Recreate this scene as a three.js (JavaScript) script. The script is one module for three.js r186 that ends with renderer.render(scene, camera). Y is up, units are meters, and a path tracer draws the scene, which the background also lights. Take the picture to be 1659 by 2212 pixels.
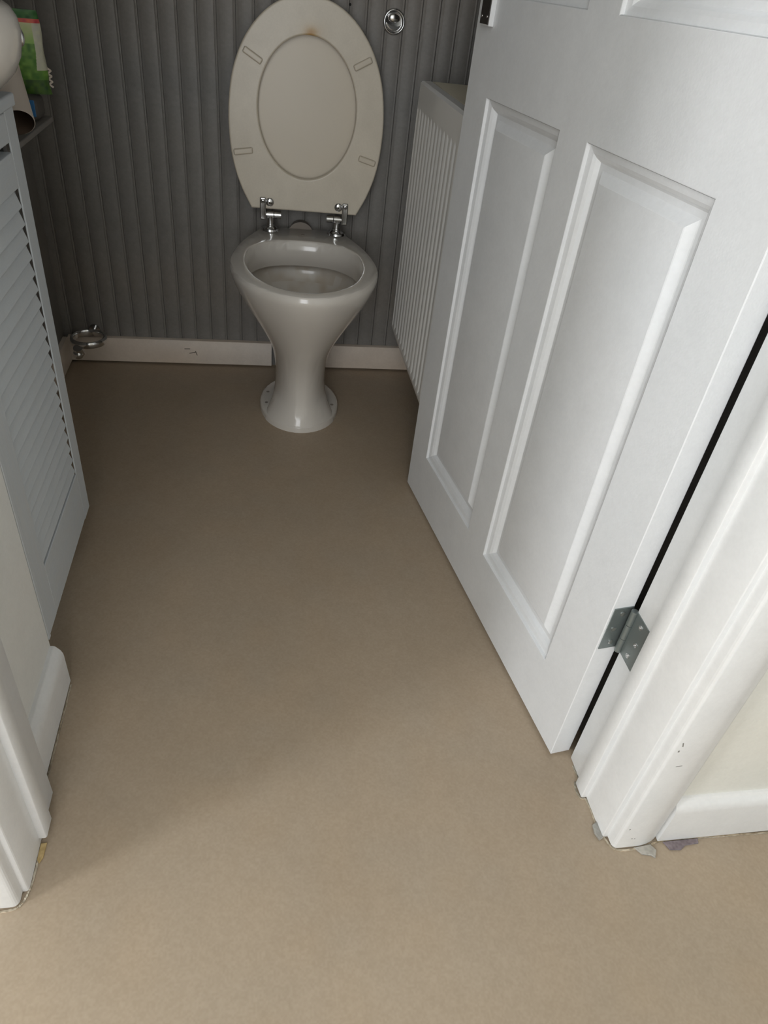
import * as THREE from 'three';
import { mergeGeometries, toCreasedNormals, mergeVertices } from 'three/addons/utils/BufferGeometryUtils.js';
import { RoundedBoxGeometry } from 'three/addons/geometries/RoundedBoxGeometry.js';
import { RectAreaLightUniformsLib } from 'three/addons/lights/RectAreaLightUniformsLib.js';

// ---------------------------------------------------------------- camera, sky, light, exposure
RectAreaLightUniformsLib.init();
const scene = new THREE.Scene();
const renderer = new THREE.WebGLRenderer();
renderer.toneMapping = THREE.LinearToneMapping;
renderer.toneMappingExposure = 0.94;
renderer.shadowMap.enabled = true;
const camera = new THREE.PerspectiveCamera(72.37, 1659 / 2212, 0.02, 60);
camera.position.set(0, 0.98, 0);
camera.quaternion.setFromRotationMatrix(new THREE.Matrix4().makeBasis(
  new THREE.Vector3(0.984409, 0.103661, 0.142101), new THREE.Vector3(0.006292, 0.786615, -0.617412), new THREE.Vector3(-0.175780, 0.608680, 0.773699)));
scene.add(camera);
scene.background = new THREE.Color().setRGB(0.9, 0.95, 1.0);
scene.backgroundIntensity = 1.5;
// daylight entering through the hall window at the left end of the hall
const WIN = { x: -2.4, z0: 0.32, z1: 0.88, y0: 1.0, y1: 2.3 };
const daylight = new THREE.RectAreaLight(new THREE.Color().setRGB(0.94, 0.97, 1.0), 21, WIN.z1 - WIN.z0 - 0.1, WIN.y1 - WIN.y0 - 0.1);
daylight.position.set(WIN.x + 0.02, (WIN.y0 + WIN.y1) / 2, (WIN.z0 + WIN.z1) / 2);
daylight.lookAt(5, (WIN.y0 + WIN.y1) / 2, (WIN.z0 + WIN.z1) / 2);
scene.add(daylight);
// softer daylight from the glazed door in the hall wall behind the viewer
const WIN2 = { z: 1.1, x0: -0.75, x1: 0.15, y0: 0.45, y1: 2.05 };
const daylight2 = new THREE.RectAreaLight(new THREE.Color().setRGB(0.96, 0.98, 1.0), 4.7, WIN2.x1 - WIN2.x0 - 0.1, WIN2.y1 - WIN2.y0 - 0.1);
daylight2.position.set((WIN2.x0 + WIN2.x1) / 2, (WIN2.y0 + WIN2.y1) / 2, WIN2.z - 0.02);
daylight2.lookAt((WIN2.x0 + WIN2.x1) / 2, (WIN2.y0 + WIN2.y1) / 2, -5);
scene.add(daylight2);

// ---------------------------------------------------------------- helpers
let seed = 12345;
const rnd = () => { seed = (seed * 1664525 + 1013904223) >>> 0; return seed / 4294967296; };
const V2 = (x, y) => new THREE.Vector2(x, y), V3 = (x, y, z) => new THREE.Vector3(x, y, z);
const used = {};
function numbered(n) { const k = used[n] = (used[n] ?? -1) + 1; return k ? n + '_' + String(k).padStart(3, '0') : n; }
function mesh(name, geo, mat, parent) {
  const m = new THREE.Mesh(geo, mat); m.name = parent ? name : numbered(name);
  m.castShadow = m.receiveShadow = true; (parent ?? scene).add(m); return m;
}
function thing(name, label, category, pos = [0, 0, 0]) {
  const g = new THREE.Group(); g.name = numbered(name); g.position.set(...pos); g.userData = { label, category }; scene.add(g); return g;
}
function tag(o, label, category) { o.userData.label = label; o.userData.category = category; return o; }
function struct(o, label, category) { o.userData = { kind: 'structure', label, category }; return o; }
const merge = (list) => mergeGeometries(list.map((g) => { const h = g.index ? g.toNonIndexed() : g; for (const k of Object.keys(h.attributes)) if (!['position', 'normal', 'uv'].includes(k)) h.deleteAttribute(k); return h; }));
// uv in metres from the dominant axis of each face
function metreUV(geo) {
  const g = geo.index ? geo.toNonIndexed() : geo, p = g.attributes.position, n = p.count, uv = new Float32Array(n * 2);
  const a = V3(), b = V3(), c = V3();
  for (let i = 0; i < n; i += 3) {
    a.fromBufferAttribute(p, i); b.fromBufferAttribute(p, i + 1); c.fromBufferAttribute(p, i + 2);
    const nn = b.clone().sub(a).cross(c.clone().sub(a)), ax = Math.abs(nn.x), ay = Math.abs(nn.y), az = Math.abs(nn.z);
    [a, b, c].forEach((v, k) => {
      const [s, t] = ay >= ax && ay >= az ? [v.x, v.z] : ax >= az ? [v.z, v.y] : [v.x, v.y];
      uv[(i + k) * 2] = s; uv[(i + k) * 2 + 1] = t;
    });
  }
  g.setAttribute('uv', new THREE.BufferAttribute(uv, 2)); return g;
}
const box = (x0, x1, y0, y1, z0, z1) => { const g = new THREE.BoxGeometry(x1 - x0, y1 - y0, z1 - z0); g.translate((x0 + x1) / 2, (y0 + y1) / 2, (z0 + z1) / 2); return metreUV(g); };
const rbox = (x0, x1, y0, y1, z0, z1, r = 0.002, s = 2) => { const g = new RoundedBoxGeometry(x1 - x0, y1 - y0, z1 - z0, s, r); g.translate((x0 + x1) / 2, (y0 + y1) / 2, (z0 + z1) / 2); return g; };
const cyl = (r0, r1, h, n = 32) => new THREE.CylinderGeometry(r0, r1, h, n);
// closed rings of equal point count -> smooth skin
function loft(rings, { capStart = false, capEnd = false, crease = 0.9, closed = true } = {}) {
  const n = rings[0].length, pos = [], idx = [];
  for (const r of rings) for (const q of r) pos.push(q.x, q.y, q.z);
  const m = closed ? n : n - 1;
  for (let i = 0; i < rings.length - 1; i++) for (let j = 0; j < m; j++) {
    const a = i * n + j, b = i * n + (j + 1) % n, c = a + n, d = b + n; idx.push(a, b, d, a, d, c);
  }
  const cap = (k, flip) => {
    const c = V3(); rings[k].forEach((q) => c.add(q)); c.divideScalar(n);
    const ci = pos.length / 3; pos.push(c.x, c.y, c.z);
    for (let j = 0; j < n; j++) { const a = k * n + j, b = k * n + (j + 1) % n; flip ? idx.push(ci, b, a) : idx.push(ci, a, b); }
  };
  if (capStart) cap(0, true); if (capEnd) cap(rings.length - 1, false);
  const g = new THREE.BufferGeometry(); g.setAttribute('position', new THREE.Float32BufferAttribute(pos, 3)); g.setIndex(idx);
  return metreUV(toCreasedNormals(g, crease));
}
// straight profile swept along an axis: pts are [a, b] in the plane, extruded along the third axis
function prism(pts, from, to, axis, crease = 0.6) {
  const place = axis === 'y' ? (p, t) => V3(p[0], t, p[1]) : axis === 'z' ? (p, t) => V3(p[0], p[1], t) : (p, t) => V3(t, p[1], p[0]);
  let area = 0; pts.forEach((p, i) => { const q = pts[(i + 1) % pts.length]; area += p[0] * q[1] - q[0] * p[1]; });
  // make sides face outward whatever the order of the points
  const flip = (area > 0) === (axis === 'z');
  const order = flip ? pts : [...pts].reverse();
  const tri = THREE.ShapeUtils.triangulateShape(order.map((p) => V2(p[0], p[1])), []);
  const n = order.length, pos = [], push = (v) => pos.push(v.x, v.y, v.z);
  for (let i = 0; i < n; i++) {
    const a = place(order[i], from), b = place(order[(i + 1) % n], from), c = place(order[(i + 1) % n], to), d = place(order[i], to);
    [a, b, c, a, c, d].forEach(push);
  }
  for (const t of tri) { [t[2], t[1], t[0]].forEach((k) => push(place(order[k], from))); t.forEach((k) => push(place(order[k], to))); }
  const g = new THREE.BufferGeometry(); g.setAttribute('position', new THREE.Float32BufferAttribute(pos, 3));
  return metreUV(toCreasedNormals(g, crease));
}
function spline(pts, n, closed = true) { return new THREE.CatmullRomCurve3(pts.map(([x, z]) => V3(x, 0, z)), closed, 'centripetal').getSpacedPoints(n).slice(0, closed ? n : n + 1).map((p) => [p.x, p.z]); }

// ---------------------------------------------------------------- computed textures (colour, grain and wear only)
function valueNoise(n, cells, rng) {
  const g = Array.from({ length: cells * cells }, rng), out = new Float32Array(n * n), s = (t) => t * t * (3 - 2 * t);
  for (let y = 0; y < n; y++) for (let x = 0; x < n; x++) {
    const u = x / n * cells, v = y / n * cells, i = Math.floor(u), j = Math.floor(v), a = s(u - i), b = s(v - j);
    const q = (p, r) => g[(r % cells) * cells + (p % cells)];
    out[y * n + x] = (q(i, j) * (1 - a) + q(i + 1, j) * a) * (1 - b) + (q(i, j + 1) * (1 - a) + q(i + 1, j + 1) * a) * b;
  }
  return out;
}
function tex(n, fn, colour, rx = 1, ry = rx) {
  const d = new Uint8Array(n * n * 4);
  for (let y = 0; y < n; y++) for (let x = 0; x < n; x++) {
    const c = fn(x, y, y * n + x), k = (y * n + x) * 4;
    d[k] = Math.max(0, Math.min(255, c[0])); d[k + 1] = Math.max(0, Math.min(255, c[1])); d[k + 2] = Math.max(0, Math.min(255, c[2])); d[k + 3] = 255;
  }
  const t = new THREE.DataTexture(d, n, n); t.wrapS = t.wrapT = THREE.RepeatWrapping; t.repeat.set(rx, ry);
  t.magFilter = THREE.LinearFilter; t.minFilter = THREE.LinearMipmapLinearFilter; t.generateMipmaps = true;
  if (colour) t.colorSpace = THREE.SRGBColorSpace; t.needsUpdate = true; return t;
}
const N = 512, nA = valueNoise(N, 6, rnd), nB = valueNoise(N, 24, rnd), nC = valueNoise(N, 96, rnd), nD = valueNoise(N, 256, rnd), nE = valueNoise(N, 12, rnd);
// paint with faint grain; specks = share of pixels with a dark chip
function paintMap(r, g, b, amp = 5, warm = 0) {
  return tex(N, (x, y, i) => { const k = (nB[i] - 0.5) * amp + (nC[i] - 0.5) * amp * 0.6 + (nD[i] - 0.5) * amp * 0.8, w = (nA[i] - 0.5) * warm; return [r + k + w, g + k, b + k - w]; }, true, 1.4);
}
const floorMap = tex(N, (x, y, i) => {
  const k = (nA[i] - 0.5) * 4 + (nB[i] - 0.5) * 2.5 + (nC[i] - 0.5) * 3 + (nD[i] - 0.5) * 8, w = (nE[i] - 0.5) * 2;
  return [168 + k + w, 151 + k, 130 + k - w];
}, true, 1.6);
const fineBump = tex(N, (x, y, i) => { const v = 128 + (nC[i] - 0.5) * 90 + (nD[i] - 0.5) * 90; return [v, v, v]; }, false, 1.6);
const brushBump = tex(N, (x, y, i) => { const v = 128 + (nC[(y * N) + ((x >> 3) % N)] - 0.5) * 60 + (nD[i] - 0.5) * 70; return [v, v, v]; }, false, 2.5);

// ---------------------------------------------------------------- materials
const std = (o) => new THREE.MeshStandardMaterial(o), phy = (o) => new THREE.MeshPhysicalMaterial(o);
const M = {
  floor: std({ map: floorMap, roughness: 0.5, bumpMap: fineBump, bumpScale: 0.00012 }),
  grey: std({ map: paintMap(128, 124, 119, 7, 4), roughness: 0.5 }),
  greyPlain: std({ map: paintMap(128, 124, 119, 7, 4), roughness: 0.55 }),
  gloss: std({ map: paintMap(231, 231, 230, 4, 2), roughness: 0.34, bumpMap: brushBump, bumpScale: 0.0002 }),
  doorPaint: std({ map: paintMap(231, 232, 233, 4, 1), roughness: 0.38, bumpMap: brushBump, bumpScale: 0.00025 }),
  oldGloss: std({ map: paintMap(216, 202, 187, 6, 6), roughness: 0.45 }),
  cream: std({ map: paintMap(230, 229, 221, 4, 3), roughness: 0.85, bumpMap: fineBump, bumpScale: 0.0003 }),
  white: std({ map: paintMap(228, 228, 224, 4, 2), roughness: 0.85, bumpMap: fineBump, bumpScale: 0.0003 }),
  ceil: std({ color: 0xe6e5e0, roughness: 0.95 }),
  ceramic: phy({ color: 0xd3cdc4, roughness: 0.22, clearcoat: 0.6, clearcoatRoughness: 0.08 }),
  bowl: phy({ map: tex(N, (x, y, i) => { const k = Math.max(0, nE[i] * 0.6 + nB[i] * 0.4 - 0.35) * 0.8; return [212 - 40 * k, 206 - 58 * k, 196 - 78 * k]; }, true, 3), roughness: 0.3, clearcoat: 0.4 }),
  seat: phy({ color: 0xcfc4b1, roughness: 0.4, clearcoat: 0.25, clearcoatRoughness: 0.25 }),
  chrome: std({ color: 0xd8d8d8, metalness: 1, roughness: 0.16 }),
  zinc: std({ color: 0x8d9594, metalness: 0.75, roughness: 0.42 }),
  radiator: phy({ color: 0xe8e7e4, roughness: 0.42, clearcoat: 0.2 }),
  grille: std({ color: 0xece4ce, roughness: 0.55 }),
  cabinet: std({ map: paintMap(196, 201, 204, 4, 2), roughness: 0.5 }),
  dark: std({ color: 0x1d1c1b, roughness: 0.9 }),
  darkMetal: std({ color: 0x4a4643, metalness: 0.8, roughness: 0.4 }),
  paper: std({ color: 0xd5c9bc, roughness: 0.9, side: THREE.DoubleSide }),
  card: std({ color: 0x6a574a, roughness: 0.95, side: THREE.DoubleSide }),
  blue: std({ color: 0x2f6ea6, roughness: 0.5 }),
  darkPouch: std({ color: 0x57534f, roughness: 0.7 }),
  rubber: std({ color: 0x8a8178, roughness: 0.8 }),
  plaster: std({ map: paintMap(160, 157, 150, 30, 8), roughness: 0.95 }),
  purple: std({ map: paintMap(126, 118, 124, 30, 10), roughness: 0.95 }),
  dirt: std({ map: paintMap(176, 164, 144, 60, 14), roughness: 1 }),
  wood: std({ map: paintMap(176, 150, 100, 30, 10), roughness: 0.85 }),
  chip: std({ color: 0x8b8883, roughness: 0.9 }),
  mark: std({ color: 0x5d5348, roughness: 0.9 }),
  glass: phy({ color: 0xffffff, transmission: 1, thickness: 0, roughness: 0.02, ior: 1.5 }),
  water: phy({ color: 0x6d6152, roughness: 0.05 }),
};

// ---------------------------------------------------------------- the room shell
const CEIL = 2.4, ZB = -1.972, XL = -0.54, XR = 0.535, ZH = -0.462, ZI = -0.592, HX0 = -2.4, HX1 = 1.6, HZ1 = 1.1;
struct(mesh('floor', box(HX0 - 0.15, HX1 + 0.15, -0.06, 0, ZB - 0.12, HZ1 + 0.15), M.floor), 'smooth beige sheet floor running from the hall into the toilet room', 'floor');
struct(mesh('ceiling', box(HX0 - 0.15, HX1 + 0.15, CEIL, CEIL + 0.08, ZB - 0.12, HZ1 + 0.15), M.ceil), 'plain white ceiling above the hall and toilet room', 'ceiling');

// back wall: grey beaded boards on a backing
{
  const w = new THREE.Group(); w.name = numbered('wall_back'); scene.add(w); struct(w, 'dark grey tongue and groove panelled wall behind the toilet', 'wall');
  mesh('wall_backing', box(XL - 0.1, XR + 0.1, 0, CEIL, ZB - 0.1, ZB - 0.006), M.greyPlain, w);
  const P = 0.0429, b = P / 2, z0 = ZB - 0.0065;
  // flat face, shallow cove at the left edge and a small bead at the right
  const prof = [[-b + 0.0002, z0], [-b + 0.0002, ZB - 0.0030], [-b + 0.0018, ZB - 0.0024], [-b + 0.0046, ZB - 0.0009], [-b + 0.0062, ZB], [b - 0.0072, ZB], [b - 0.0066, ZB - 0.0016], [b - 0.0052, ZB - 0.0006], [b - 0.0036, ZB - 0.0003], [b - 0.0018, ZB - 0.0011], [b - 0.0008, ZB - 0.0028], [b - 0.0006, z0]];
  const g = prism(prof, 0.0, CEIL, 'y', 0.5);
  for (let x = -0.4305 - 3 * P + b + 0.0; x < XR - 0.012; x += P) { if (x - b < XL - 0.02) continue; const m = mesh('board', g, M.grey, w); m.position.x = x; }
}
struct(mesh('wall_left', box(XL - 0.1, XL, 0, CEIL, ZB - 0.006, ZI), M.greyPlain), 'grey painted side wall behind the washbasin cabinet', 'wall');
struct(mesh('wall_right', box(XR, XR + 0.1, 0, CEIL, ZB - 0.006, ZI), M.greyPlain), 'grey painted side wall behind the radiator and open door', 'wall');
struct(mesh('wall_return', box(XL, -0.325, 0, CEIL, -0.797, ZI), M.white), 'short white wall return between door frame and grey cabinet', 'wall');
// wall between hall and toilet room, with the doorway cut out
const JL = -0.294, JR = 0.498, LT = 0.03, DH = 2.0;
struct(mesh('wall_front', merge([box(HX0, JL - LT, 0, CEIL, ZI, ZH), box(JR + LT, HX1, 0, CEIL, ZI, ZH), box(JL - LT, JR + LT, DH + LT, CEIL, ZI, ZH)]), M.cream), 'cream painted hall wall beside the doorway', 'wall');
struct(mesh('wall_hall_rear', merge([box(HX0, WIN2.x0, 0, CEIL, HZ1, HZ1 + 0.1), box(WIN2.x1, HX1, 0, CEIL, HZ1, HZ1 + 0.1), box(WIN2.x0, WIN2.x1, 0, WIN2.y0, HZ1, HZ1 + 0.1), box(WIN2.x0, WIN2.x1, WIN2.y1, CEIL, HZ1, HZ1 + 0.1)]), M.white), 'white hall wall behind the viewer', 'wall');
struct(mesh('wall_hall_right', box(HX1, HX1 + 0.1, 0, CEIL, ZI, HZ1 + 0.1), M.white), 'white end wall of the hall', 'wall');
struct(mesh('wall_hall_left', merge([box(HX0 - 0.1, HX0, 0, WIN.y0, ZI, HZ1 + 0.1), box(HX0 - 0.1, HX0, WIN.y1, CEIL, ZI, HZ1 + 0.1), box(HX0 - 0.1, HX0, WIN.y0, WIN.y1, ZI, WIN.z0), box(HX0 - 0.1, HX0, WIN.y0, WIN.y1, WIN.z1, HZ1 + 0.1)]), M.white), 'white end wall of the hall holding the window', 'wall');
{
  const w = new THREE.Group(); w.name = numbered('window_1'); scene.add(w); struct(w, 'white framed hall window letting in daylight', 'window');
  const { x, y0, y1, z0, z1 } = WIN;
  mesh('window_frame', merge([box(x - 0.07, x - 0.02, y0, y0 + 0.05, z0, z1), box(x - 0.07, x - 0.02, y1 - 0.05, y1, z0, z1), box(x - 0.07, x - 0.02, y0 + 0.05, y1 - 0.05, z0, z0 + 0.05), box(x - 0.07, x - 0.02, y0 + 0.05, y1 - 0.05, z1 - 0.05, z1)]), M.gloss, w);
  mesh('pane', box(x - 0.048, x - 0.044, y0 + 0.05, y1 - 0.05, z0 + 0.05, z1 - 0.05), M.glass, w);
}

{
  const w = new THREE.Group(); w.name = numbered('window_2'); scene.add(w); struct(w, 'tall glazed opening in the hall wall behind the viewer', 'window');
  const { z, x0, x1, y0, y1 } = WIN2;
  mesh('window_frame', merge([box(x0, x1, y0, y0 + 0.05, z + 0.02, z + 0.07), box(x0, x1, y1 - 0.05, y1, z + 0.02, z + 0.07), box(x0, x0 + 0.05, y0 + 0.05, y1 - 0.05, z + 0.02, z + 0.07), box(x1 - 0.05, x1, y0 + 0.05, y1 - 0.05, z + 0.02, z + 0.07)]), M.gloss, w);
  mesh('pane', box(x0 + 0.05, x1 - 0.05, y0 + 0.05, y1 - 0.05, z + 0.044, z + 0.048), M.glass, w);
}

// ---------------------------------------------------------------- door frame
const roundedRect = (x0, x1, z0, z1, r, n = 4) => { const o = []; for (const [cx, cz, a] of [[x1 - r, z1 - r, 0], [x0 + r, z1 - r, 1], [x0 + r, z0 + r, 2], [x1 - r, z0 + r, 3]]) for (let k = 0; k <= n; k++) { const t = (a + k / n) * Math.PI / 2; o.push([cx + r * Math.cos(t), cz + r * Math.sin(t)]); } return o; };
const ZL = -0.5940; // room-side end of the linings
struct(mesh('trim_1', merge([prism(roundedRect(JR, JR + LT, ZL, ZH + 0.002, 0.002), 0.002, DH, 'y'), prism(roundedRect(JR - 0.009, JR + 0.003, -0.549, -0.523, 0.0025), 0.003, DH, 'y')]), M.gloss), 'white painted door lining and stop on the hinge side', 'door frame');
struct(mesh('trim_2', prism(roundedRect(JL - LT, JL, -0.600, ZH + 0.002, 0.004), 0.002, DH, 'y'), M.gloss), 'white painted door lining on the latch side', 'door frame');
struct(mesh('trim_3', prism(roundedRect(JL - 0.003, JL + 0.010, -0.553, -0.523, 0.003), 0.014, DH, 'y'), M.gloss), 'white door stop strip ending short of the floor, latch side', 'door stop');
struct(mesh('trim_4', box(JL - LT, JR + LT, DH, DH + LT, -0.6, ZH), M.gloss), 'white head lining above the doorway', 'door frame');
// architrave section: rounded inner nose, flat, ogee step at the outer edge. d = outward direction
function archProfile(x0, d, w = 0.074) {
  const zf = -0.441, zw = ZH, q = [];
  q.push([0, zw], [0, zf - 0.008]); for (let k = 1; k <= 5; k++) { const t = k / 5 * Math.PI / 2; q.push([0.008 - 0.008 * Math.cos(t), zf - 0.008 + 0.008 * Math.sin(t)]); }
  q.push([w * 0.50, zf], [w * 0.62, zf - 0.0006], [w * 0.74, zf - 0.0022], [w * 0.86, zf - 0.0050], [w * 0.95, zf - 0.0084], [w, zf - 0.0125], [w, zw]);
  return q.map(([a, b]) => [x0 + d * a, b]);
}
struct(mesh('trim_5', prism(archProfile(JR + 0.008, 1), 0.004, DH + 0.05, 'y'), M.gloss), 'white moulded architrave on the hinge side of the doorway', 'architrave');
{
  // chipped paint near the foot of the hinge-side architrave
  const arch = scene.children.find((o) => o.name === 'trim_5');
  for (const [x, y, w, h, r] of [[0.5165, 0.262, 0.0016, 0.0085, 0.3], [0.5160, 0.248, 0.0022, 0.0036, 0.2], [0.5286, 0.0280, 0.0022, 0.0016, 0], [0.5330, 0.0275, 0.0018, 0.0014, 0.2], [0.5160, 0.0560, 0.0018, 0.0022, 0.4], [0.5300, 0.2136, 0.0090, 0.0010, 0.1]]) { const m = mesh('paint_chip', new THREE.BoxGeometry(w, h, 0.0006), M.chip, arch); m.position.set(x, y, -0.4411); m.rotation.z = r; }
}
struct(mesh('trim_6', prism(archProfile(JL - 0.007, -1), 0.004, DH + 0.05, 'y'), M.gloss), 'white moulded architrave on the latch side of the doorway', 'architrave');
// skirtings: section [outward, y]
const skirtSec = (h, t) => [[0, 0.004], [t, 0.004], [t, h * 0.72], [t * 0.97, h * 0.80], [t * 0.82, h * 0.88], [t * 0.60, h * 0.94], [t * 0.42, h * 0.985], [t * 0.25, h], [0, h]];
const flatSec = (h, t) => [[0, 0.006], [t, 0.006], [t, h - 0.004], [t - 0.002, h - 0.001], [t - 0.005, h], [0, h]];
struct(mesh('baseboard_hall', prism(skirtSec(0.098, 0.017).map(([a, b]) => [ZH + a, b]), JR + 0.008 + 0.074, HX1, 'x'), M.gloss), 'white moulded skirting on the hall wall right of the doorway', 'skirting');
{
  const b = mesh('baseboard_return', prism(skirtSec(0.09, 0.017).map(([a, b]) => [-0.325 + a, b]), -0.796, -0.6005, 'z'), M.gloss);
  struct(b, 'white rounded skirting at the foot of the short wall return', 'skirting');
}
{
  const b = mesh('baseboard_back_left', prism(flatSec(0.077, 0.016).map(([a, q]) => [ZB + a, q]), XL + 0.012, 0.040, 'x'), M.oldGloss);
  struct(b, 'off-white skirting below grey panelling left of the toilet', 'skirting');
  for (const [x, y, w, a] of [[-0.203, 0.052, 0.016, 0.03], [-0.189, 0.040, 0.018, 0.22], [-0.178, 0.039, 0.014, 1.9]]) { const m = mesh('scuff', new THREE.BoxGeometry(w, 0.0018, 0.0008), M.mark, b); m.position.set(x, y, ZB + 0.0164); m.rotation.z = a; }
}
struct(mesh('baseboard_back_right', prism(flatSec(0.077, 0.016).map(([a, q]) => [ZB + a, q]), 0.13, XR, 'x'), M.oldGloss), 'off-white skirting between the toilet and the radiator', 'skirting');
struct(mesh('baseboard_left', prism(flatSec(0.077, 0.014).map(([a, q]) => [XL + a, q]), ZB + 0.017, -1.3, 'z'), M.oldGloss), 'off-white skirting on the side wall beyond the cabinet', 'skirting');

// ---------------------------------------------------------------- the six-panel door, opened inwards
{
  const d = new THREE.Group(); d.name = numbered('door_1'); scene.add(d); struct(d, 'open white six-panel door on the right', 'door');
  // local: x = along the door from free edge to hinge, y up, z = out of the visible face
  const a = V3(0.4639, 0, -0.5993), u = V3(0.3558 - 0.4639, 0, -1.3566 + 0.5993).normalize(), up = V3(0, 1, 0), n = up.clone().cross(u), u2 = u.clone().negate(), free = a.clone().addScaledVector(u, 0.765);
  d.position.copy(free); d.quaternion.setFromRotationMatrix(new THREE.Matrix4().makeBasis(u2, up, n));
  const W = 0.765, HGT = 1.985, B = 0.006, T = 0.035, bev = 0.0012;
  const s = new THREE.Shape([V2(bev, B + bev), V2(W - bev, B + bev), V2(W - bev, HGT - bev), V2(bev, HGT - bev)]);
  const rows = [[0.134, 0.834], [0.968, 1.560], [1.665, 1.880]], cols = [[0.087, 0.341], [0.417, 0.675]];
  for (const [y0, y1] of rows) for (const [x0, x1] of cols) s.holes.push(new THREE.Path([V2(x0 + bev, y0 + bev), V2(x0 + bev, y1 - bev), V2(x1 - bev, y1 - bev), V2(x1 - bev, y0 + bev)].map((p, i) => V2(i < 2 ? x0 - bev : x1 + bev, (i === 0 || i === 3) ? y0 - bev : y1 + bev))));
  const slab = new THREE.ExtrudeGeometry(s, { depth: T - 2 * bev, bevelEnabled: true, bevelThickness: bev, bevelSize: bev, bevelSegments: 2 });
  slab.translate(0, 0, -T + bev);
  mesh('door_frame', metreUV(slab), M.doorPaint, d);
  // moulded panel: ovolo, valley, bevel up to the raised field
  const prof = [[0, -0.0005], [0.0008, -0.0052], [0.0045, -0.0056], [0.0095, -0.0072], [0.0140, -0.0104], [0.0172, -0.0146], [0.0185, -0.0158], [0.0260, -0.0158], [0.0275, -0.0152], [0.0375, -0.0080], [0.0390, -0.0074], [0.0405, -0.0072]];
  function panel(x0, x1, y0, y1, front) {
    const f = front ? 1 : -1, zOff = front ? 0 : -T;
    const rings = prof.map(([o, z]) => [V3(x0 + o, y0 + o, zOff + f * z), V3(x1 - o, y0 + o, zOff + f * z), V3(x1 - o, y1 - o, zOff + f * z), V3(x0 + o, y1 - o, zOff + f * z)]);
    if (!front) rings.forEach((r) => r.reverse());
    return loft(rings, { capEnd: true, crease: 0.22 });
  }
  for (const [y0, y1] of rows) for (const [x0, x1] of cols) mesh('panel', merge([panel(x0, x1, y0, y1, true), panel(x0, x1, y0, y1, false)]), M.doorPaint, d);
  // little latch case near the free edge
  const k = new THREE.Group(); k.name = 'latch'; k.userData.label = 'small latch case with dark face plate'; d.add(k);
  mesh('latch_case', rbox(0.0335, 0.0665, 0.928, 1.03, 0, 0.0085, 0.001), M.doorPaint, k);
  mesh('face_plate', rbox(0.0335, 0.0655, 0.930, 1.03, 0.008, 0.010, 0.0005), M.darkMetal, k);
  for (const x of [0.039, 0.060]) { const g = new THREE.SphereGeometry(0.0022, 12, 8); g.scale(1, 1, 0.5); g.translate(x, 0.940, 0.0101); mesh('screw', g, M.chrome, k); }
  // lower butt hinge: one leaf on the door edge (faces the hall), the other on the lining
  const h = new THREE.Group(); h.name = 'hinge'; h.userData.label = 'grey zinc butt hinge with six screws'; d.add(h);
  const inv = new THREE.Matrix4().makeBasis(u2, up, n).setPosition(free).invert();
  const Y0 = 0.262, Y1 = 0.341, kx = 0.4985, kz = -0.5945, kr = 0.0048;
  const toDoor = (g) => g.applyMatrix4(inv);
  // leaf on door edge (local x slightly below 0)
  mesh('leaf', metreUV(box(W - 0.0002, W + 0.0016, Y0, Y1, -0.0335, -0.0035)), M.zinc, h);
  mesh('leaf', toDoor(box(JR - 0.0012, JR + 0.0004, Y0, Y1, -0.5938, -0.5525)), M.zinc, h);
  for (let i = 0; i < 3; i++) { const g = cyl(kr, kr, (Y1 - Y0) / 3 - 0.0008, 20); g.translate(kx - 0.0040, Y0 + (i + 0.5) * (Y1 - Y0) / 3, kz); mesh('knuckle', toDoor(g), M.zinc, h); }
  for (const t of [0.16, 0.5, 0.86]) {
    const y = Y0 + t * (Y1 - Y0), off = t === 0.5 ? -0.014 : -0.0185;
    const sc = () => merge([cyl(0.0036, 0.0040, 0.0012, 20), (() => { const q = new THREE.TorusGeometry(0.0017, 0.0006, 6, 14); q.rotateX(Math.PI / 2); q.translate(0, 0.0006, 0); return q; })()]);
    const g1 = sc(); g1.rotateZ(Math.PI / 2); g1.translate(W + 0.002, y, off); mesh('screw', g1, M.chrome, h);
    const g2 = sc(); g2.rotateZ(Math.PI / 2); g2.translate(JR - 0.0016, y, t === 0.5 ? -0.569 : -0.574); mesh('screw', toDoor(g2), M.chrome, h);
  }
}

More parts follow.
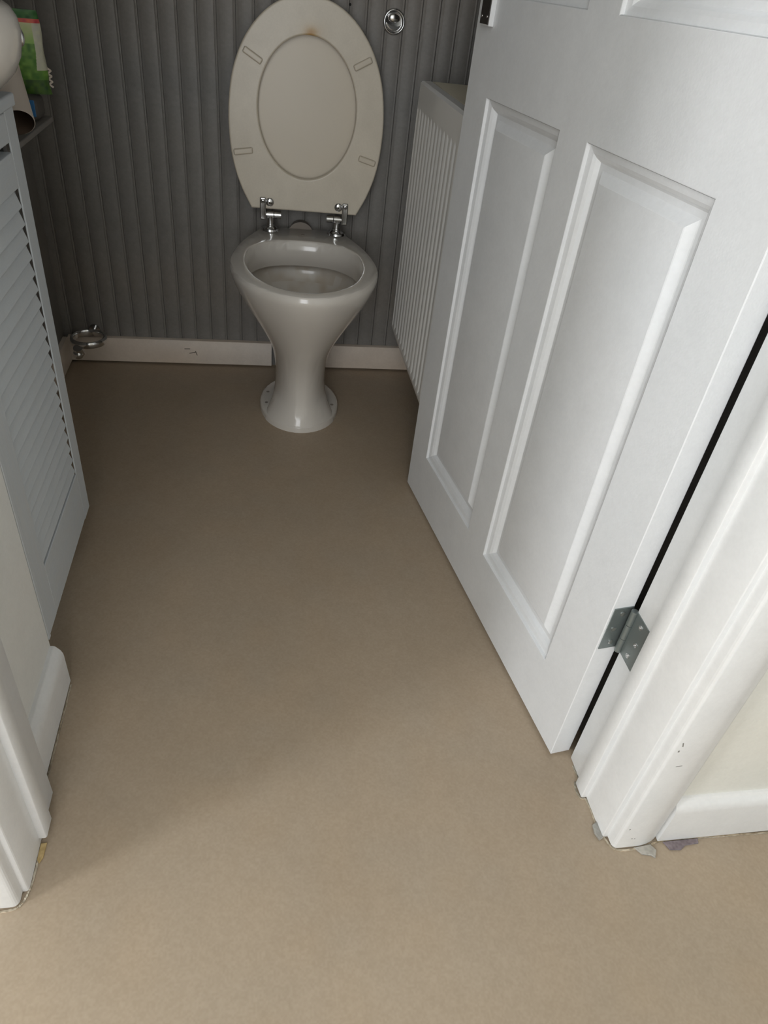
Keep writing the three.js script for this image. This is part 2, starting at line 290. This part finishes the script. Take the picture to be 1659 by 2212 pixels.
// ---------------------------------------------------------------- toilet
{
  const t = thing('toilet', 'white ceramic toilet with raised cream seat against grey panelling', 'toilet', [0.117, 0, -1.905]);
  t.rotation.y = -0.03;
  const NP = 72;
  const half = [[0, 0.467], [0.036, 0.460], [0.069, 0.443], [0.124, 0.395], [0.158, 0.330], [0.172, 0.260], [0.168, 0.190], [0.151, 0.110], [0.126, 0.038], [0.108, -0.004], [0.094, -0.022], [0.05, -0.024], [0, -0.020]];
  const sym = (hp) => [...hp, ...hp.slice(1, -1).reverse().map(([x, z]) => [-x, z])];
  // resample by index so that every ring matches: start at the front, go round
  const rim = spline(sym(half), NP);
  const zf0 = 0.467, zb0 = -0.024;
  const nrm = rim.map(([x, z]) => [x / 0.172, (z - zb0) / (zf0 - zb0)]);
  const ell = nrm.map(([x, z]) => { const a = Math.atan2(z - 0.5, x / 2); return [Math.cos(a), 0.5 + 0.5 * Math.sin(a)]; });
  const ring = (y, w, zf, zb, k) => nrm.map((p, i) => V3(w * (p[0] * k + ell[i][0] * (1 - k)), y, zb + (zf - zb) * (p[1] * k + ell[i][1] * (1 - k))));
  // foot ring: narrow column at the back, flared bell towards the front
  const bell = (y, w, zf) => ell.map(([x, f]) => { const k = Math.min(1, Math.max(0, (f - 0.42) / 0.36)), q = k * k * (3 - 2 * k); return V3(x * (0.0665 + (w - 0.0665) * q), y, 0.05 + (zf - 0.05) * f); });
  const out = [
    bell(0.000, 0.1065, 0.3215), bell(0.008, 0.106, 0.321), bell(0.018, 0.101, 0.3175), bell(0.030, 0.0925, 0.3125), bell(0.045, 0.083, 0.307), bell(0.060, 0.0755, 0.303), ring(0.070, 0.067, 0.300, 0.052, 0), ring(0.100, 0.0655, 0.299, 0.05, 0), ring(0.125, 0.0662, 0.302, 0.048, 0), ring(0.150, 0.0685, 0.309, 0.044, 0), ring(0.175, 0.0725, 0.320, 0.036, 0.05), ring(0.200, 0.0785, 0.334, 0.026, 0.1), ring(0.228, 0.090, 0.352, 0.012, 0.2), ring(0.252, 0.1025, 0.368, 0.000, 0.3), ring(0.277, 0.116, 0.386, -0.01, 0.45), ring(0.300, 0.1285, 0.403, -0.016, 0.6), ring(0.325, 0.1415, 0.421, -0.020, 0.75), ring(0.350, 0.1535, 0.4385, -0.022, 0.9), ring(0.375, 0.164, 0.454, -0.024, 1), ring(0.395, 0.1705, 0.464, -0.024, 1), ring(0.403, 0.1722, 0.4665, -0.024, 1), ring(0.412, 0.1725, 0.467, -0.024, 1), ring(0.4172, 0.1715, 0.466, -0.023, 1), ring(0.4196, 0.169, 0.4635, -0.0205, 1)];
  const innerHalf = [[0, 0.431], [0.054, 0.414], [0.101, 0.368], [0.129, 0.298], [0.137, 0.232], [0.126, 0.158], [0.092, 0.112], [0.05, 0.092], [0, 0.086]];
  const inner0 = spline(sym(innerHalf), NP);
  // align the inner loop with the rim loop by angle around a common centre
  const cz = 0.25, angle = ([x, z]) => Math.atan2(x, z - cz), tau = Math.PI * 2;
  const dense = spline(sym(innerHalf), 900);
  const inner = rim.map((p) => { const a = angle(p); let best = dense[0], e = 9; for (const q of dense) { const b = Math.abs(((angle(q) - a + 3 * Math.PI) % tau) - Math.PI); if (b < e) { e = b; best = q; } } return best; });
  const inR = (y, s, dz = 0) => inner.map(([x, z]) => V3(x * s, y, cz + (z - cz) * s + dz));
  out.push(inR(0.4202, 1.05), inR(0.4198, 1.02), inR(0.4182, 1.005), inR(0.413, 0.997), inR(0.39, 0.992), inR(0.368, 0.990), inR(0.360, 0.993), inR(0.3565, 1.0, -0.004));
  const flange = [ring(0.0, 0.107, 0.320, 0.030, 0), ring(0.010, 0.107, 0.320, 0.030, 0), ring(0.016, 0.1055, 0.3185, 0.032, 0), ring(0.019, 0.101, 0.312, 0.037, 0), ring(0.022, 0.070, 0.290, 0.06, 0)];
  mesh('pan', merge([loft(out, { crease: 1.1 }), loft(flange, { crease: 0.9, capEnd: true })]), M.ceramic, t);
  mesh('bowl', loft([inR(0.3565, 1.0, -0.004), inR(0.355, 1.02, -0.018), inR(0.348, 1.02, -0.036), inR(0.332, 1.0, -0.040), inR(0.31, 0.91, -0.036), inR(0.285, 0.79, -0.030), inR(0.26, 0.67, -0.035), inR(0.235, 0.52, -0.05), inR(0.215, 0.40, -0.056), inR(0.20, 0.32, -0.06), inR(0.193, 0.2, -0.062)], { crease: 1.2, capEnd: true }), M.bowl, t);
  mesh('water', loft([inR(0.2062, 0.36, -0.0575), inR(0.2063, 0.02, -0.0575)], { capEnd: true }), M.water, t);
  for (const [x, z] of [[-0.089, 0.20], [-0.086, 0.14], [0.089, 0.20]]) { const g = cyl(0.0045, 0.0045, 0.002, 16); g.translate(x, 0.0195, z); mesh('screw_hole', g, M.rubber, t); }
  // flush pipe cone between the pan and the wall
  { const g = cyl(0.034, 0.030, 0.036, 32); g.rotateX(Math.PI / 2); g.translate(-0.004, 0.402, -0.040); mesh('flush_connector', g, M.rubber, t); }
  { const g = cyl(0.0042, 0.0042, 0.0008, 16); g.translate(0, 0.4203, 0.03); mesh('maker_mark', g, M.rubber, t); }
  // seat and lid, both raised: local plane x, y with z forward, leaning back slightly
  const up = new THREE.Group(); up.name = 'raised_seat'; up.userData.label = 'cream toilet seat and lid standing open'; up.position.set(0.0025, 0.45, 0.010); up.rotation.x = -0.055; t.add(up);
  const so = [[0, 0.472], [0.052, 0.463], [0.098, 0.437], [0.142, 0.388], [0.171, 0.325], [0.1835, 0.258], [0.1845, 0.190], [0.176, 0.125], [0.157, 0.068], [0.133, 0.022]];
  const outl = [...spline([...so.slice().reverse(), ...so.slice(1).map(([x, y]) => [-x, y])], 90, false)];
  const ringShape = new THREE.Shape(outl.map(([x, y]) => V2(x, y)));
  const iy = 0.2475, ix = 0.1165, ih = 0.150;
  const hole = new THREE.Path(); hole.absellipse(0, iy, ix, ih, 0, Math.PI * 2, true); ringShape.holes.push(hole);
  const sg = new THREE.ExtrudeGeometry(ringShape, { depth: 0.012, bevelEnabled: true, bevelThickness: 0.004, bevelSize: 0.004, bevelOffset: -0.004, bevelSegments: 4, curveSegments: 72 });
  sg.translate(0, 0, -0.012);
  { // uv over the seat plane, for the stain and mottling
    const p = sg.attributes.position, uv = new Float32Array(p.count * 2); for (let i = 0; i < p.count; i++) { uv[2 * i] = (p.getX(i) + 0.25) / 0.5; uv[2 * i + 1] = p.getY(i) / 0.5; } sg.setAttribute('uv', new THREE.BufferAttribute(uv, 2));
  }
  const seatMap = tex(N, (x, y, i) => {
    const px = x / N * 0.5 - 0.25, py = y / N * 0.5; // metres on the seat
    const s = Math.exp(-(((px - 0.004) / 0.013) ** 2 + ((py - 0.401) / 0.010) ** 2)) * (0.55 + 0.9 * nB[i]), s2 = Math.exp(-(((px - 0.002) / 0.028) ** 2 + ((py - 0.404) / 0.018) ** 2)) * (0.3 + nE[i] * 0.6);
    const k = (nB[i] - 0.5) * 5 + (nD[i] - 0.5) * 5 + (nA[i] - 0.5) * 6;
    return [210 + k - 26 * s - 7 * s2, 200 + k - 52 * s - 16 * s2, 182 + k - 84 * s - 28 * s2];
  }, true);
  mesh('seat_ring', sg, phy({ map: seatMap, roughness: 0.42, clearcoat: 0.25, clearcoatRoughness: 0.25 }), up);
  const lidShape = new THREE.Shape(outl.map(([x, y]) => V2(x * 1.0, y)));
  const lg = new THREE.ExtrudeGeometry(lidShape, { depth: 0.006, bevelEnabled: true, bevelThickness: 0.004, bevelSize: 0.004, bevelOffset: -0.005, bevelSegments: 3 }); lg.translate(0, 0, -0.0335);
  mesh('lid', metreUV(lg), M.seat, up);
  for (const [x, y, r, l] of [[-0.1275, 0.348, -0.50, 0.047], [0.1245, 0.354, 0.50, 0.045], [-0.1515, 0.150, 0.17, 0.046], [0.1505, 0.152, -0.24, 0.043]]) { const g = new RoundedBoxGeometry(l, 0.0135, 0.012, 3, 0.0035); g.rotateZ(r); g.translate(x, y, 0.0065); mesh('buffer', g, M.seat, up); }
  // chrome hinges
  for (const s of [-1, 1]) {
    const hg = new THREE.Group(); hg.name = 'seat_hinge'; t.add(hg); hg.position.set(s * 0.0855 + 0.002, 0.42, 0.005);
    const add = (name, g) => mesh(name, g, M.chrome, hg);
    { const g = merge([cyl(0.0235, 0.0245, 0.005, 36), (() => { const q = cyl(0.013, 0.018, 0.004, 32); q.translate(0, 0.0045, 0); return q; })()]); g.translate(0, 0.003, 0); add('base_plate', g); }
    { const g = merge([cyl(0.0088, 0.0088, 0.030, 24), (() => { const q = cyl(0.0105, 0.0105, 0.006, 24); q.translate(0, -0.008, 0); return q; })()]); g.translate(0, 0.020, 0); add('post', g); }
    { const g = cyl(0.0090, 0.0090, 0.016, 24); g.rotateZ(Math.PI / 2); g.translate(0, 0.037, 0); add('barrel', g); }
    { const g = cyl(0.0086, 0.0086, 0.017, 24); g.rotateZ(Math.PI / 2); g.translate(-s * 0.0185, 0.037, 0); add('barrel', g); }
    { const g = cyl(0.0066, 0.0066, 0.014, 24); g.rotateZ(Math.PI / 2); g.translate(s * 0.0145, 0.037, 0); add('barrel', g); }
    { const g = new RoundedBoxGeometry(0.0155, 0.054, 0.008, 5, 0.0038); g.translate(s * 0.0185, 0.054, 0.0115); const q = new RoundedBoxGeometry(0.0155, 0.016, 0.018, 3, 0.0038); q.translate(s * 0.0185, 0.034, 0.005); add('strap', merge([g, q])); }
    for (const [x, y, r, z] of [[s * 0.0185, 0.072, 0.0052, 0.0152], [s * 0.0015, 0.069, 0.0105, 0.0085]]) { const g = new THREE.SphereGeometry(r, 20, 14); g.scale(1, 1, 0.42); g.translate(x, y, z); add('screw_cap', g); const c = cyl(0.0016, 0.0016, 0.0012, 12); c.rotateX(Math.PI / 2); c.translate(x, y, z + r * 0.42); mesh('screw_slot', c, M.dark, hg); }
  }
}
// flush button in the panelling
{
  const b = thing('flush_button', 'round chrome dual flush button set in the grey panelling', 'flush button', [0.318, 0.888, ZB]); b.scale.set(1.12, 1.12, 1);
  const lathe = (pts) => { const g = new THREE.LatheGeometry(pts.map(([r, z]) => V2(r, z)), 48); g.rotateX(Math.PI / 2); return g; };
  mesh('bezel', lathe([[0.0235, -0.001], [0.0235, 0.003], [0.0225, 0.006], [0.0205, 0.0072], [0.0185, 0.006], [0.0175, 0.002], [0.0165, 0.0005], [0, 0.0005]]), M.chrome, b);
  { const s = new THREE.Shape(); s.absarc(0, 0, 0.0165, Math.PI * 1.08, Math.PI * 1.92, false); s.quadraticCurveTo(0, -0.012, -0.016, -0.004); const g = new THREE.ExtrudeGeometry(s, { depth: 0.0016, bevelEnabled: true, bevelThickness: 0.0015, bevelSize: 0.0012, bevelOffset: -0.0012, bevelSegments: 3, curveSegments: 24 }); g.translate(0, 0.0012, 0.0005); mesh('large_flush_key', g, M.chrome, b); }
  { const g = new THREE.SphereGeometry(0.0125, 32, 20); g.scale(1.05, 0.68, 0.4); g.translate(0, 0.0065, 0.0015); mesh('small_flush_key', g, M.chrome, b); }
  const hole = mesh('screw', (() => { const g = new THREE.SphereGeometry(0.0028, 14, 10); g.scale(1, 1, 0.35); return g; })(), M.dark); hole.position.set(0.213, 0.9105, ZB + 0.0004); tag(hole, 'tiny dark screw head in the panelling right of the toilet seat', 'screw');
}

// ---------------------------------------------------------------- radiator on the right wall
{
  const x0 = 0.363, x1 = 0.49, z0 = -1.802, z1 = -1.372, y0 = 0.190, y1 = 0.794;
  const r = thing('radiator', 'white ribbed panel radiator half hidden behind the open door', 'radiator', [0, 0, 0]);
  const nz = 13, pitch = (z1 - z0 - 0.012) / nz, cols = [], lev = [y0, y0 + 0.018, y0 + 0.024, y0 + 0.034, y1 - 0.060, y1 - 0.050, y1 - 0.044, y1 - 0.004, y1];
  for (let i = 0; i < nz; i++) for (const [f, d] of [[0, 1], [0.18, 1], [0.32, 0.15], [0.42, 0], [0.66, 0], [0.78, 0.15], [0.92, 1]]) cols.push([z0 + 0.006 + (i + f) * pitch, d]);
  cols.unshift([z0, 0]); cols.push([z1 - 0.006, 1], [z1, 0]);
  const mask = [0, 0, 0, 1, 1, 0, 0, 0, 0], edge = [0.008, 0.0015, 0, 0, 0, 0, 0, 0.001, 0.006];
  const rings = lev.map((y, k) => cols.map(([z, d]) => V3(x0 + edge[k] + 0.0032 * d * mask[k], y, z)));
  mesh('front_panel', loft(rings, { closed: false, crease: 0.5 }), M.radiator, r);
  mesh('side_cover', rbox(x0 + 0.004, x1, y0 + 0.03, y1, z0 + 0.0002, z0 + 0.0022, 0.0008), M.radiator, r);
  mesh('side_cover', rbox(x0 + 0.004, x1, y0 + 0.03, y1, z1 - 0.0022, z1 - 0.0002, 0.0008), M.radiator, r);
  mesh('rear_panel', box(x1 - 0.012, x1, y0, y1 - 0.003, z0 + 0.003, z1 - 0.003), M.radiator, r);
  mesh('water_ways', box(x0 + 0.008, x0 + 0.02, y0 + 0.004, y1 - 0.014, z0 + 0.003, z1 - 0.003), M.radiator, r);
  mesh('top_rail', rbox(x0 + 0.0055, x0 + 0.026, y1 - 0.006, y1 + 0.001, z0 + 0.002, z1 - 0.002, 0.002), M.radiator, r);
  const g = []; g.push(box(x0 + 0.028, x1 - 0.001, y1 - 0.006, y1 + 0.0008, z0 + 0.003, z1 - 0.003));
  mesh('top_grille', merge(g), M.grille, r);
  for (const z of [z0 + 0.07, z1 - 0.07]) mesh('bracket', box(x1, XR, y0 + 0.1, y1 - 0.1, z - 0.015, z + 0.015), M.radiator, r);
}

// ---------------------------------------------------------------- washbasin cabinet, left
{
  const xf = -0.325, zn = -0.799, zf = -1.143, yb = 0.100, yt = 0.800;
  const c = thing('vanity_cabinet', 'pale grey washbasin cabinet with louvred door', 'cabinet', [0, 0, 0]);
  const T = 0.018;
  mesh('body', merge([box(XL + 0.002, xf - T, yb, yt - 0.016, zn - 0.016, zn), box(XL + 0.002, xf - T, yb, yt - 0.016, zf, zf + 0.016), box(XL + 0.002, xf - T, yb, yb + 0.016, zf + 0.016, zn - 0.016), box(XL + 0.002, XL + 0.012, yb + 0.016, yt - 0.016, zf + 0.016, zn - 0.016)]), M.cabinet, c);
  mesh('plinth', box(XL + 0.002, xf - 0.05, 0.001, yb, zf + 0.03, zn - 0.03), M.cabinet, c);
  mesh('top', rbox(XL + 0.002, xf + 0.004, yt - 0.016, yt, zf - 0.003, zn, 0.003), M.cabinet, c);
  mesh('face_stile', rbox(xf - 0.0025, xf, yb, yt - 0.016, zf, zf + 0.040, 0.0008), M.cabinet, c);
  mesh('face_stile', rbox(xf - T, xf + 0.001, yb, yt - 0.016, zn - 0.010, zn, 0.0015), M.cabinet, c);
  const dz0 = zf + 0.0405, dz1 = zn - 0.0115;
  mesh('drawer_front', rbox(xf - T, xf, 0.7465, 0.782, dz0, dz1, 0.002), M.cabinet, c);
  const d = new THREE.Group(); d.name = 'door'; d.userData.label = 'louvred door'; c.add(d);
  const ly0 = 0.205, ly1 = 0.690, lz0 = dz0 + 0.0003, lz1 = dz1 - 0.045;
  mesh('stile', rbox(xf - 0.0025, xf, yb + 0.002, 0.735, lz1, dz1, 0.0008), M.cabinet, d);
  mesh('rail', rbox(xf - T, xf, yb + 0.002, ly0, lz0, lz1, 0.0015), M.cabinet, d);
  mesh('rail', rbox(xf - T, xf, ly1, 0.735, lz0, lz1, 0.0015), M.cabinet, d);
  const slat = new RoundedBoxGeometry(0.0045, 0.0300, lz1 - lz0 + 0.008, 2, 0.0015); slat.rotateZ(0.30);
  const nS = 20, pit = (ly1 - ly0 - 0.008) / nS;
  for (let i = 0; i < nS; i++) { const m = mesh('slat', slat, M.cabinet, d); m.position.set(xf - 0.0070, ly0 + 0.008 + (i + 0.5) * pit, (lz0 + lz1) / 2 + 0.005); }
}
// basin standing on the cabinet
{
  const b = thing('washbasin', 'rounded white ceramic washbasin on the grey cabinet', 'washbasin', [XL, 0.8, -0.972]);
  const ring = (y, a, h, n = 40) => { const o = []; for (let k = 0; k <= n; k++) { const t = -Math.PI / 2 + k / n * Math.PI; o.push(V3(0.004 + (a - 0.004) * Math.max(0, Math.cos(t)) ** 0.9, y, -h * Math.sin(t))); } return o.reverse(); };
  mesh('bowl', loft([ring(0.0005, 0.185, 0.115), ring(0.004, 0.205, 0.13), ring(0.016, 0.234, 0.148), ring(0.03, 0.256, 0.162), ring(0.045, 0.271, 0.172), ring(0.06, 0.279, 0.178), ring(0.075, 0.2825, 0.181), ring(0.086, 0.2835, 0.182), ring(0.097, 0.2815, 0.181), ring(0.106, 0.276, 0.177), ring(0.111, 0.268, 0.171), ring(0.112, 0.260, 0.165), ring(0.108, 0.252, 0.158), ring(0.09, 0.248, 0.155), ring(0.06, 0.245, 0.15), ring(0.03, 0.205, 0.12), ring(0.012, 0.14, 0.08)], { capStart: true, capEnd: true, crease: 0.9 }), M.ceramic, b);
  const k = new THREE.Group(); k.name = 'chrome_cap'; k.userData.label = 'small chrome cap'; b.add(k);
  const th = 0.23, px = 0.2825 * Math.cos(th), pz = -0.181 * Math.sin(th);
  { const g = new THREE.SphereGeometry(0.0095, 24, 16); g.scale(0.5, 1, 1); const m = mesh('cap', g, M.chrome, k); m.position.set(px - 0.001, 0.077, pz); m.rotation.y = 0.5; }
}
// shelf between the cabinet and the back wall with things on it
tag(mesh('wall_shelf', rbox(XL, -0.400, 0.673, 0.683, -1.665, -1.150, 0.002), M.grey), 'grey painted shelf on the side wall behind the cabinet', 'shelf');
{
  const p = thing('toiletry_pouch', 'dark pouch with blue label under the green pack', 'pouch', [-0.462, 0.683, -1.615]);
  const g = new RoundedBoxGeometry(0.11, 0.042, 0.07, 4, 0.013); g.translate(0, 0.0212, 0); mesh('pouch', g, M.darkPouch, p);
  const l = new RoundedBoxGeometry(0.030, 0.028, 0.004, 3, 0.0015); l.translate(0.037, 0.024, 0.034); const m = mesh('label_patch', l, M.blue, p); m.userData.label = 'blue label';
}
{
  const p = thing('wipes_pack', 'green and white plastic pack with red stripe beside the basin', 'plastic pack', [-0.458, 0.7255, -1.62]);
  const w = 0.069, hgt = 0.132, n = 28, rings = [];
  for (let j = 0; j <= 24; j++) {
    const v = j / 24, y = v * hgt, bulge = Math.sin(Math.PI * Math.min(1, v * 0.85 + 0.12)), ww = w * (0.95 + 0.08 * Math.sin(Math.PI * v) + (v < 0.12 ? 0.10 * (0.12 - v) / 0.12 : 0)), dd = 0.004 + 0.020 * bulge * (v > 0.9 ? (1 - v) / 0.1 : 1), r = [];
    for (let k = 0; k < n; k++) { const a = k / n * Math.PI * 2, c = Math.cos(a), s = Math.sin(a); r.push(V3(ww * Math.sign(c) * Math.abs(c) ** 0.6 + 0.002 * Math.sin(9 * v + 2 * a), y, dd * Math.sign(s) * Math.abs(s) ** 0.8)); }
    rings.push(r.reverse());
  }
  const g = loft(rings, { capStart: true, capEnd: true, crease: 1 });
  const q = g.attributes.position, uv = new Float32Array(q.count * 2); for (let i = 0; i < q.count; i++) { uv[2 * i] = q.getX(i) / (2 * w * 1.1) + 0.5; uv[2 * i + 1] = q.getY(i) / hgt; } g.setAttribute('uv', new THREE.BufferAttribute(uv, 2));
  const pm = tex(256, (x, y) => {
    const u = x / 256, v = y / 256, i = (y * 2) * N + x * 2, f = (nB[i] - 0.5) * 2, gr = (a) => [92 + 30 * f * a, 138 + 26 * f * a, 52 + 18 * f * a];
    if (v > 0.90) return [62 + 26 * f, 110 + 28 * f, 58 + 16 * f];
    if (v > 0.855) return [214 + 18 * f, 98 + 24 * f, 84];
    if (u > 0.86 - 0.10 * (v < 0.5 ? 0.5 - v : 0) && v > 0.30) return [205 + 5 * f, 204 + 5 * f, 182];
    if (v > 0.62) { const k = Math.min(1, (0.86 - v) / 0.24 + 0.12 * f); return [205 - 60 * k, 203 - 18 * k, 160 - 66 * k]; }
    if (v < 0.18) return [58 + 20 * f, 92 + 22 * f, 36];
    return gr(1);
  }, true);
  pm.wrapS = pm.wrapT = THREE.ClampToEdgeWrapping;
  mesh('pack', g, std({ map: pm, roughness: 0.4 }), p); p.rotation.y = 0.22;
  { const s = []; for (let k = 0; k < 7; k++) { const a = new THREE.BoxGeometry(0.009, 0.003, 0.002); a.rotateZ(0.6 * (k % 2 ? 1 : -1)); a.translate(w * 1.02 + 0.002, 0.014 + k * 0.0045, 0); s.push(a); } mesh('crimped_edge', merge(s), M.paper, p); }
}
{
  const axis = V3(-0.2855, 0.5748, -0.7669).normalize(), r = 0.0275, L = 0.135;
  const t = thing('paper_roll', 'pale paper tube leaning behind the basin with dark open end', 'paper tube', [-0.4085, 0.7055, -1.452]);
  t.quaternion.setFromUnitVectors(V3(0, 1, 0), axis);
  mesh('outer_wrap', (() => { const g = new THREE.LatheGeometry([V2(r - 0.0012, 0), V2(r, 0.0006), V2(r, L - 0.0006), V2(r - 0.0012, L)], 48); return g; })(), M.paper, t);
  mesh('core', (() => { const g = new THREE.LatheGeometry([V2(r - 0.0013, 0.0005), V2(r - 0.0016, L - 0.001), V2(0.001, L - 0.001)], 48); return g; })(), M.card, t);
}
// chrome ring holder low in the back left corner
{
  const c = thing('ring_holder', 'chrome ring holder fixed low in the corner by the skirting', 'ring holder', [-0.459, 0.097, -1.902]);
  const band = new THREE.LatheGeometry([V2(0.040, -0.008), V2(0.0435, -0.0095), V2(0.0465, -0.008), V2(0.048, -0.003), V2(0.048, 0.003), V2(0.0465, 0.008), V2(0.0435, 0.0095), V2(0.040, 0.008), V2(0.0392, 0), V2(0.040, -0.008)], 56);
  mesh('ring', band, M.chrome, c);
  { const g = cyl(0.006, 0.006, 0.026, 20); g.rotateX(Math.PI / 2); g.translate(0.004, 0, -0.0575); const e = cyl(0.014, 0.014, 0.004, 28); e.rotateX(Math.PI / 2); e.translate(0.004, 0, -0.068); mesh('wall_mount', merge([g, e]), M.chrome, c); }
  { const g = merge([(() => { const q = cyl(0.012, 0.015, 0.022, 24); q.rotateX(0.5); q.translate(-0.020, -0.014, 0.044); return q; })(), (() => { const q = new THREE.SphereGeometry(0.0135, 24, 16); q.translate(-0.022, -0.024, 0.047); return q; })()]); mesh('knob', g, M.chrome, c); }
}

// ---------------------------------------------------------------- debris and worn paint where the floor meets the frame
function flake(name, pts, h, mat, label, cat) {
  const s = new THREE.Shape(pts.map(([x, z]) => V2(x, -z))); const g = new THREE.ExtrudeGeometry(s, { depth: h, bevelEnabled: true, bevelThickness: h * 0.3, bevelSize: 0.0008, bevelSegments: 1 });
  g.rotateX(-Math.PI / 2); g.translate(0, h * 0.3 + 0.0003, 0); return tag(mesh(name, metreUV(g), mat), label, cat);
}
flake('plaster_flake', [[0.541, -0.4395], [0.567, -0.4415], [0.572, -0.433], [0.566, -0.4235], [0.562, -0.427], [0.549, -0.430]], 0.002, M.plaster, 'grey triangular plaster flake in front of the right architrave', 'flake');
flake('plaster_flake', [[0.590, -0.4435], [0.645, -0.4435], [0.643, -0.438], [0.622, -0.437], [0.611, -0.431], [0.595, -0.4325]], 0.002, M.purple, 'purplish torn flake lying under the hall skirting', 'flake');
flake('plaster_flake', [[0.4905, -0.478], [0.4975, -0.482], [0.4975, -0.458], [0.4925, -0.456], [0.489, -0.466]], 0.003, M.plaster, 'small grey plaster lump at the foot of the right lining', 'flake');
flake('wood_splinter', [[-0.2925, -0.521], [-0.2865, -0.5215], [-0.287, -0.503], [-0.290, -0.496], [-0.2925, -0.50]], 0.002, M.wood, 'bare wood splinter below the cut left door stop', 'splinter');
// ragged bead of old sealant and dirt along the feet of the frame
function bead(name, path, w, mat, label) {
  const rings = [], n = 60, cur = new THREE.CatmullRomCurve3(path.map(([x, z]) => V3(x, 0, z)), false, 'centripetal');
  for (let i = 0; i <= n; i++) {
    const p = cur.getPoint(i / n), tg = cur.getTangent(i / n), nx = -tg.z, nz = tg.x, k = w * (0.35 + 0.9 * rnd()), h = 0.001 + 0.002 * rnd();
    rings.push([[-0.002, 0.0002], [-0.002, h], [k * 0.5, h * 0.8], [k, 0.0002]].map(([o, y]) => V3(p.x + nx * o, y, p.z + nz * o)));
  }
  return struct(mesh(name, loft(rings, { capStart: true, capEnd: true, crease: 0.4 }), mat), label, 'sealant');
}
bead('trim_7', [[0.4975, -0.578], [0.4972, -0.552], [0.489, -0.548], [0.489, -0.524], [0.4965, -0.521], [0.4985, -0.47], [0.506, -0.448], [0.514, -0.4405], [0.56, -0.4405], [0.581, -0.446], [0.75, -0.4445], [1.1, -0.4445]].reverse(), 0.0016, M.dirt, 'ragged dirty paint edge along the foot of the right frame');
bead('trim_8', [[-0.3075, -0.79], [-0.3075, -0.603]], 0.001, M.dirt, 'dirty joint along the foot of the left skirting');
bead('trim_9', [[-0.2935, -0.519], [-0.2935, -0.47], [-0.299, -0.447], [-0.306, -0.4405], [-0.37, -0.4405]], 0.0016, M.dirt, 'dirty paint edge along the foot of the left frame');

renderer.render(scene, camera);
